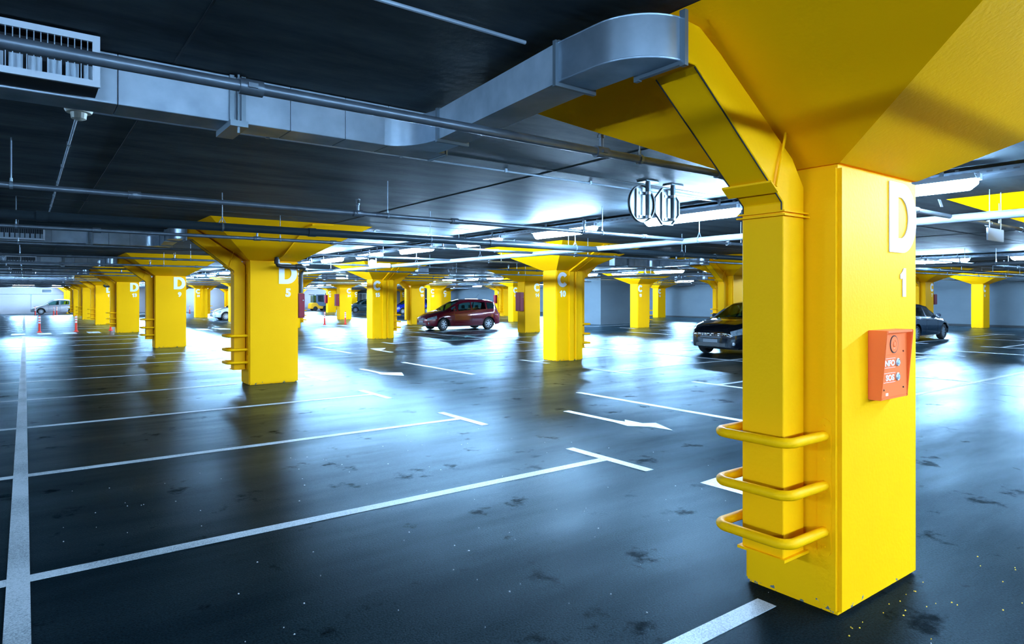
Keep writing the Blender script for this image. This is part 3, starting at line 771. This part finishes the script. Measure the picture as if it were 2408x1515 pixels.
# hood: side cheeks, top, bottom lip (deeper at the top)
yt, yb = -.100, -.070
def cheek(x0, x1):
    return MB().prism([(0,0),(yb,0),(yb,.02),(yt,H_),(0,H_)], 'x', x0, x1)
obj('hood', cheek(0,.012), M['orange'], t, bevel=.003)
obj('hood', cheek(W_-.012, W_), M['orange'], t, bevel=.003)
obj('hood', MB().box(.0122, W_-.0122, yt+.001, 0, H_-.014, H_-.0005), M['orange'], t, bevel=.003)
obj('hood', MB().box(.0122, W_-.0122, yb+.001, 0, .0005, .014), M['orange'], t, bevel=.003)
PYF = -.068
obj('front_panel', MB().box(.012, W_-.012, PYF, -.005, .014, H_-.014), M['orange'], t)
obj('speaker_plate', MB().box(.035, .225, PYF-.006, PYF, .243, .352), M['orange'], t, bevel=.002)
obj('speaker_ring', MB().lathe([(.044,-.0005),(.044,-.003),(.048,-.003),(.048,-.0005)], 32, (.137, PYF-.006, .298), 'y'), M['slot'], t)
obj('speaker_dome', MB().lathe([(.043,0),(.043,-.004),(.022,-.004),(.020,-.002),(.017,-.002),(.014,-.006),(0,-.007)], 28, (.137, PYF-.006, .298), 'y'), M['orange'], t, smooth=True)
for txt, z in (('NFO', .180), ('SOS', .101)):
    l = link('lettering', text_mesh(txt, .033, .001, .035), t, (.103, PYF-.0008, z)); l.scale = (1.32, 1, 1); l['label'] = 'white lettering '+txt
    obj('rule', MB().box(.03,.168,PYF-.0012,PYF,z+.041,z+.0425), M['white'], t); obj('rule', MB().box(.03,.168,PYF-.0012,PYF,z-.009,z-.0075), M['white'], t)
    obj('push_button', MB().lathe([(.022,0),(.022,-.006),(.018,-.009),(.015,-.006),(.013,-.006),(.011,-.010),(0,-.011)], 24, (.192, PYF, z+.017), 'y'), M['button'], t, smooth=True)
for x, z in ((.03,.055),(.265,.055),(.265,.255)): obj('screw', MB().lathe([(.006,0),(.005,-.003),(0,-.003)], 10, (x, PYF, z), 'y'), M['chrome'], t)
obj('maker_label', MB().box(.055,.082,PYF-.001,PYF,.022,.036), M['white'], t)

# ------------------------------------------------------------------ bollards
def bollard_root():
    t = thing('bollard', '', 'bollard')
    obj('base', MB().lathe([(0,0),(.10,0),(.10,.02),(.055,.04),(.055,.05)], 16), M['post_red'], t, smooth=True)
    obj('post', MB().lathe([(.045,.03),(.040,.42),(.038,.74),(.03,.77),(0,.775)], 14), M['post_red'], t, smooth=True)
    for z in (.42, .54, .66): obj('reflective_band', MB().lathe([(.044,z),(.044,z+.07)], 14), M['sheet'], t)
    return t
b0 = bollard_root(); register(None); fb = True
bl = [(.55,37.55,'leftmost in the front row'),(1.97,37.5,'second from the left in the front row'),(3.39,37.6,'half hidden behind column D 13'),
      (14.28,37.75,'left of column C 24'),(15.49,37.55,'in front of column C 24'),
      (.75,72.4,'before the front wheel of the silver car'),(2.1,72.2,'left of the pair before the silver car'),(2.35,73.1,'right of the pair before the silver car'),(3.75,71.8,'near the rear of the silver car'),
      (13.15,71.2,'alone beside column C 30 before the far wall'),(15.6,76.0,'peeping over the bonnet of the white car'),(16.6,70.6,'deep behind column C 30')]
for x, y, w_ in bl:
    lab = 'red and white flexible traffic bollard %s' % w_
    if fb: fb = False; b0.location = (x, y, 0); b0['label'] = lab; b0['group'] = 'red and white bollards'
    else: dup(b0, (x, y, 0), lab, group='red and white bollards')

# ------------------------------------------------------------------ cars
def interp(tab, x):
    if x <= tab[0][0]: return tab[0][1]
    for (a, va), (b, vb) in zip(tab[:-1], tab[1:]):
        if x <= b:
            u = (x-a)/(b-a); u = u*u*(3-2*u) if False else u
            return va+(vb-va)*u
    return tab[-1][1]
KINDS = {
 'mpv': dict(L=4.1, W=1.72, H=1.57, wb=2.55, fo=.82, r=.30,
    top=[(0,.60),(.02,.68),(.08,.83),(.16,.93),(.235,1.00),(.33,1.24),(.42,1.44),(.50,1.53),(.60,1.565),(.75,1.56),(.88,1.50),(.93,1.44),(.965,1.20),(.99,.98),(1,.80)],
    belt=[(0,.58),(.2,.86),(.3,.93),(.9,1.06),(1,.80)], ws=(.22,.45), rw=(.93,.985), win=(.30,.92), pil=[(.385,.40),(.575,.60),(.79,.805)]),
 'suv': dict(L=4.2, W=1.78, H=1.56, wb=2.45, fo=.84, r=.33,
    top=[(0,.70),(.02,.80),(.07,.90),(.15,.99),(.24,1.05),(.33,1.28),(.42,1.47),(.50,1.55),(.65,1.57),(.82,1.53),(.92,1.44),(.97,1.15),(1,.85)],
    belt=[(0,.68),(.2,.95),(.3,1.0),(.9,1.1),(1,.85)], ws=(.23,.44), rw=(.92,.985), win=(.30,.90), pil=[(.57,.60),(.77,.79)]),
 'sedan': dict(L=4.3, W=1.70, H=1.42, wb=2.45, fo=.85, r=.30,
    top=[(0,.55),(.02,.62),(.1,.76),(.2,.84),(.28,.90),(.36,1.14),(.45,1.35),(.55,1.42),(.66,1.41),(.76,1.32),(.84,1.08),(.88,1.00),(.97,.97),(1,.72)],
    belt=[(0,.53),(.2,.80),(.3,.86),(.85,.96),(1,.72)], ws=(.27,.46), rw=(.74,.86), win=(.33,.80), pil=[(.56,.585)]),
 'hatch': dict(L=3.9, W=1.68, H=1.46, wb=2.42, fo=.78, r=.29,
    top=[(0,.55),(.02,.62),(.1,.77),(.19,.86),(.26,.93),(.35,1.18),(.44,1.38),(.55,1.46),(.68,1.45),(.80,1.38),(.90,1.20),(.96,1.00),(1,.72)],
    belt=[(0,.53),(.2,.80),(.3,.87),(.9,.98),(1,.72)], ws=(.25,.46), rw=(.80,.94), win=(.32,.87), pil=[(.56,.585),(.76,.775)]),
}
def wheel_mesh(r, wdt, spokes):
    ty = MB().lathe([(r*.66,-wdt/2),(r*.9,-wdt/2),(r,-wdt*.36),(r,wdt*.36),(r*.9,wdt/2),(r*.66,wdt/2),(r*.64,0)], 24, (0,0,0), 'y')
    rm = MB().lathe([(r*.66,-wdt*.46),(r*.60,-wdt*.40),(r*.58,-wdt*.1),(0,-wdt*.05)], 24, (0,0,0), 'y')
    sp = MB()
    for k in range(spokes):
        a = 2*PI*k/spokes; ca, sa = math.cos(a), math.sin(a)
        for (r0, h0, r1, h1) in ((.03, .03, r*.62, .022),):
            q = [(r0, -h0), (r1, -h1), (r1, h1), (r0, h0)]
            P_ = [(u*ca-v*sa, u*sa+v*ca) for u, v in q]
            sp.frustum([(p[0], -wdt*.44, p[1]) for p in P_], [(p[0], -wdt*.30, p[1]) for p in P_])
    sp.lathe([(0,-wdt*.46),(.05,-wdt*.44),(.055,-wdt*.3)], 14, (0,0,0), 'y')
    sp.lathe([(r*.57,-wdt*.45),(r*.64,-wdt*.45),(r*.64,-wdt*.30)], 24, (0,0,0), 'y')
    return mesh_of('tyre', ty, M['rubber'], smooth=True), mesh_of('rim', rm, M['dark'], smooth=True), mesh_of('spokes', sp, M['rim'])
WM = {}
def car(kind, label, paint, loc, rz=0, glassm='glass', steer=0, spokes=7, extra=True):
    K = KINDS[kind]; L, W, H = K['L'], K['W'], K['H']; xf = K['fo']; xr = xf+K['wb']; r = K['r']; R = r+.055
    t = thing('car', label, 'car', loc, rz)
    xs = set()
    n = 74
    for i in range(n+1): xs.add(round(L*i/n, 4))
    for xa in (xf, xr):
        for k in range(-8, 9): xs.add(round(xa+R*math.sin(k/8*PI/2*.999), 4))
    xs = sorted(xs); q = [xs[0]]
    for x in xs[1:]:
        if x-q[-1] > .012: q.append(x)
    xs = q
    def wid(x):
        f = 1-.36*max(0, 1-x/.62)**2.4-.22*max(0, 1-(L-x)/.5)**2.4
        return W/2*f
    def zb(x):
        z = .21+.05*max(0, 1-x/.5)+.08*max(0, 1-(L-x)/.6)
        for xa in (xf, xr):
            if abs(x-xa) < R: z = max(z, r+math.sqrt(R*R-(x-xa)**2))
        return z
    def sec(x):
        w_ = wid(x); top = interp(K['top'], x/L); be = min(interp(K['belt'], x/L), top-.012); b = min(zb(x), be-.03)
        pts = []
        for k in range(8):
            u = k/7; z = b+(be-b)*u; zz = (z-.2)/(be-.2)
            y = w_*(.90+.10*math.sin(PI*min(1, max(0, .12+zz*.72)))**.7-.035*max(0, zz-.8)/.2)
            pts.append((y, z))
        yb_ = pts[-1][0]; gh = top-be; yr = max(yb_-.34*gh-.03, .3*yb_); cr = min(.07, gh*.35+.012)
        for k in range(1, 6):
            u = k/5; pts.append((yb_-.02-(yb_-.02-yr)*u**1.25, be+.008+(top-cr-be-.008)*u))
        for k in range(1, 6):
            u = 1-k/5; pts.append((yr*u, top-cr*u**2.6))
        return pts
    S_ = [sec(x) for x in xs]; m = len(S_[0])
    groups = {}
    def put(g, vs): groups.setdefault(g, []).append(vs)
    ws, rw, win = K['ws'], K['rw'], K['win']
    for i in range(len(xs)-1):
        xm = (xs[i]+xs[i+1])/2/L
        for k in range(m-1):
            a, b, c, d = S_[i][k], S_[i+1][k], S_[i+1][k+1], S_[i][k+1]
            zm = (a[1]+b[1]+c[1]+d[1])/4; g = 'body'
            if 7 <= k < 11:
                if win[0] < xm < win[1] and not any(p0 < xm < p1 for p0, p1 in K['pil']) and (c[1]-S_[i+1][7][1]) > .02 and S_[i][12][1]-S_[i][7][1] > .16: g = 'side_window'
            elif k >= 13:
                if ws[0] < xm < ws[1]: g = 'windscreen'
                if rw[0] < xm < rw[1]: g = 'rear_window'
            elif 5 <= k < 7 and xm < .115 and xm > .012 and zm > .50: g = 'headlamp'
            elif 4 <= k < 7 and xm > .955: g = 'tail_lamp'
            for sg in (1, -1):
                vs = [(xs[i], a[0]*sg, a[1]), (xs[i+1], b[0]*sg, b[1]), (xs[i+1], c[0]*sg, c[1]), (xs[i], d[0]*sg, d[1])]
                put(g+('L' if sg > 0 else 'R') if g in ('headlamp','tail_lamp','side_window') else g, vs)
    for e, i in ((0, 0), (1, len(xs)-1)):
        for k in range(m-1):
            a, b = S_[i][k], S_[i][k+1]; put('body', [(xs[i], a[0], a[1]), (xs[i], -a[0], a[1]), (xs[i], -b[0], b[1]), (xs[i], b[0], b[1])])
    mats = dict(body=paint, side_window=glassm, windscreen=glassm, rear_window=glassm, headlamp='lamp', tail_lamp='tail')
    for g, fs in groups.items():
        nm = g.rstrip('LR'); mb = MB()
        for vs in fs: mb.add(vs, [(0,1,2,3)])
        me = bpy.data.meshes.new(nm); me.from_pydata(mb.v, [], mb.f); me.materials.append(M[mats[nm]])
        bm = bmesh.new(); bm.from_mesh(me); bmesh.ops.remove_doubles(bm, verts=bm.verts, dist=.0008); bmesh.ops.recalc_face_normals(bm, faces=bm.faces)
        for f in bm.faces: f.smooth = True
        for e in bm.edges:
            if len(e.link_faces) == 2 and e.calc_face_angle(0) > .9: e.smooth = False
        bm.to_mesh(me); bm.free(); link(nm, me, t)
    def sy(x, z):
        pts = sec(x)
        for (y0, z0), (y1, z1) in zip(pts[:-1], pts[1:]):
            if z0 <= z <= z1: return y0+(y1-y0)*(z-z0)/max(1e-6, z1-z0)
        return pts[0][0]
    # underbody and wheel wells
    obj('underbody', MB().box(.35, L-.3, -W/2+.24, W/2-.24, .18, .62).box(xf+R, xr-R, -W/2+.10, W/2-.10, .2, .5), M['dark'], t)
    obj('dashboard', MB().prism([(L*.24,.6),(L*.27,.93),(L*.36,.95),(L*.38,.6)], 'y', -W/2+.2, W/2-.2), M['dark'], t)
    for sx in (L*.47, L*.66):
        for s_ in (-1, 1):
            obj('seat', MB().prism([(sx,.45),(sx+.14,.45),(sx+.25,1.02),(sx+.13,1.04)], 'y', s_*.36-.22, s_*.36+.22).box(sx+.16, sx+.25, s_*.36-.12, s_*.36+.12, 1.06, 1.24), M['dark'], t, bevel=.02)
    # wheels
    if (kind, spokes) not in WM: WM[kind, spokes] = wheel_mesh(r, .2, spokes)
    ty, rm, sp = WM[kind, spokes]
    for xa in (xf, xr):
        for s_ in (-1, 1):
            wv = link('wheel', ty, t, (xa, s_*(W/2-.13), r)); wv.rotation_euler = (0, 0, (0 if s_ < 0 else PI)+(steer if xa == xf else 0))
            link('rim', rm, wv); link('spokes', sp, wv)
    # nose: grille, intake, plate, emblem bar
    hw_ = wid(0)
    obj('grille', MB().box(-.012, .01, -hw_*.62, hw_*.62, .50, .57), M['black'], t, bevel=.004)
    obj('grille_bar', MB().box(-.02, -.01, -hw_*.60, hw_*.60, .528, .54), M['chrome'], t)
    obj('lower_intake', MB().box(-.010, .01, -hw_*.85, hw_*.85, .28, .37), M['black'], t, bevel=.004)
    obj('number_plate', MB().box(-.026, -.01, -.24, .24, .385, .48), M['plate'], t)
    if extra:
        dots = MB()
        for k in range(16):
            if k in (7, 8): continue
            y = -hw_*.95+2*hw_*.95*k/15; dots.box(-.024, -.008, y-.025, y+.025, .585, .60)
        obj('chrome_trim', dots, M['chrome'], t, kind='stuff')
    for s_ in (-1, 1):
        y = sy(.16, .36)*s_
        obj('fog_lamp', MB().lathe([(.05,0),(.045,-.02),(0,-.03)], 12, (.10, y*.93, .36), 'x'), M['lamp'], t)
        zz = interp(K['belt'], .33)+.05; yy = sy(L*.33, zz-.06)
        obj('mirror', MB().box(L*.325, L*.325+.10, min(s_*(yy-.04), s_*(yy+.14)), max(s_*(yy-.04), s_*(yy+.14)), zz-.03, zz+.10), M[paint], t, bevel=.03)
        for dx in (.545, .755):
            zh = interp(K['belt'], dx)-.12; yh = sy(L*dx, zh)
            obj('door_handle', MB().box(L*dx-.08, L*dx+.08, *sorted((s_*(yh-.01), s_*(yh+.022))), zh-.012, zh+.012), M[paint], t, bevel=.008)
        sm = MB()
        for dx in (.345, .585, .78):
            zs = [.30+.05*k for k in range(30) if .30+.05*k < interp(K['belt'], dx)]
            for z0, z1 in zip(zs[:-1], zs[1:]):
                if any(abs(L*dx-xa) < R and z0 < r+math.sqrt(max(0, R*R-(L*dx-xa)**2)) for xa in (xf, xr)): continue
                sm.tube([(L*dx, s_*(sy(L*dx, z0)+.001), z0), (L*dx, s_*(sy(L*dx, z1)+.001), z1)], .004, 4)
        obj('door_seam', sm, M['dark'], t)
        obj('sill_trim', MB().box(xf+R+.03, xr-R-.03, *sorted((s_*(W/2*.885), s_*(W/2*.955))), .20, .26), M['black'], t, bevel=.01)
    return t
def place(kind, wx, wy, label, paint, rz=0, near=-1, **k):     # (wx, wy): contact of the near front wheel
    K = KINDS[kind]; v = Vector((K['fo'], near*(K['W']/2-.13), 0)); v.rotate(Matrix.Rotation(rz, 3, 'Z'))
    return car(kind, label, paint, (wx-v.x, wy-v.y, 0), rz, **k)
t = place('mpv', 16.50, 27.80, 'dark red compact people carrier parked behind column C 15', 'p_red', math.radians(-5), steer=.35, spokes=7)
obj('aerial', MB().tube([(3.0,0,1.55),(3.25,0,1.80)], .004, 5), M['black'], t)
place('suv', 16.26, 12.10, 'glossy black crossover car facing the viewer behind the D 1 duct', 'p_black', 0, near=1, glassm='glass')
place('sedan', 28.95, 10.50, 'dark blue saloon car seen to the right of column D 1', 'p_navy', PI, near=1, glassm='glass2', extra=False, spokes=9)
place('hatch', 11.30, 48.70, 'silver white car half hidden behind a yellow column beside C 30', 'p_white', 0, glassm='glass2', extra=False, spokes=9)
place('sedan', 27.55, 64.2, 'dark grey car in the distance left of column C 15', 'p_grey', 0, extra=False)
place('mpv', 28.6, 55.6, 'bright blue car glimpsed between columns C 15 and C 19', 'p_blue', 0, extra=False)
place('hatch', 1.22, 75.2, 'silver hatchback parked before the pale far wall on the left', 'p_silver', 0, extra=False, spokes=9)

# ------------------------------------------------------------------ forklift and roll cage
t = thing('forklift', 'yellow and grey forklift truck parked near the far wall', 'forklift', (27.2, 76.3, 0))
obj('chassis', MB().prism([(0,.25),(.05,.85),(.35,.98),(.75,.95),(1.0,.62),(1.9,.45),(2.1,.25)], 'y', 0, 1.1), M['fork_y'], t, bevel=.04)
obj('cab', MB().prism([(.75,.9),(.65,1.95),(1.65,1.98),(1.85,.55),(1.05,.60)], 'y', .08, 1.02), M['fork_g'], t, bevel=.03)
obj('cab_window', MB().prism([(.90,1.1),(.88,1.82),(1.5,1.84),(1.6,1.05)], 'y', .06, .08), M['glass2'], t)
obj('rear_window', MB().box(.30,.66,.12,.98,1.0,1.85), M['glass'], t)
obj('roof_rack', MB().box(.1,.5,.1,1.0,1.90,1.96), M['black'], t)
for x, rr in ((.55,.27),(1.75,.30)):
    for y in (.05, 1.05): obj('wheel', MB().lathe([(0,-.09),(rr*.5,-.09),(rr,-.07),(rr,.07),(0,.09)], 18, (x, y, rr), 'y'), M['rubber'], t, smooth=True)
obj('mast', MB().box(2.05,2.13,.25,.33,.1,2.1).box(2.05,2.13,.77,.85,.1,2.1).box(2.05,2.13,.33,.77,1.0,1.08), M['black'], t)
obj('fork', MB().box(2.13,3.0,.28,.38,.08,.12), M['chan'], t); obj('fork', MB().box(2.13,3.0,.72,.82,.08,.12), M['chan'], t)
t = thing('roll_cage', 'pink wire roll cage trolley beside the forklift', 'trolley', (25.6, 76.6, 0))
g = MB()
for x in [k*.12 for k in range(9)]:
    for y in (0, .8): g.tube([(x,y,.2),(x,y,1.6)], .010, 5)
for z in (.25,.6,.95,1.3,1.6):
    g.tube([(0,0,z),(.96,0,z)], .012, 5).tube([(0,.8,z),(.96,.8,z)], .012, 5).tube([(0,0,z),(0,.8,z)], .012, 5).tube([(.96,0,z),(.96,.8,z)], .012, 5)
obj('wire_side', g, M['pink'], t); obj('deck', MB().box(0,.96,0,.8,.16,.22), M['pink'], t)
for x in (.08,.88):
    for y in (.08,.72): obj('castor', MB().lathe([(0,-.02),(.07,-.02),(.07,.02),(0,.02)], 12, (x,y,.07), 'y'), M['rubber'], t)
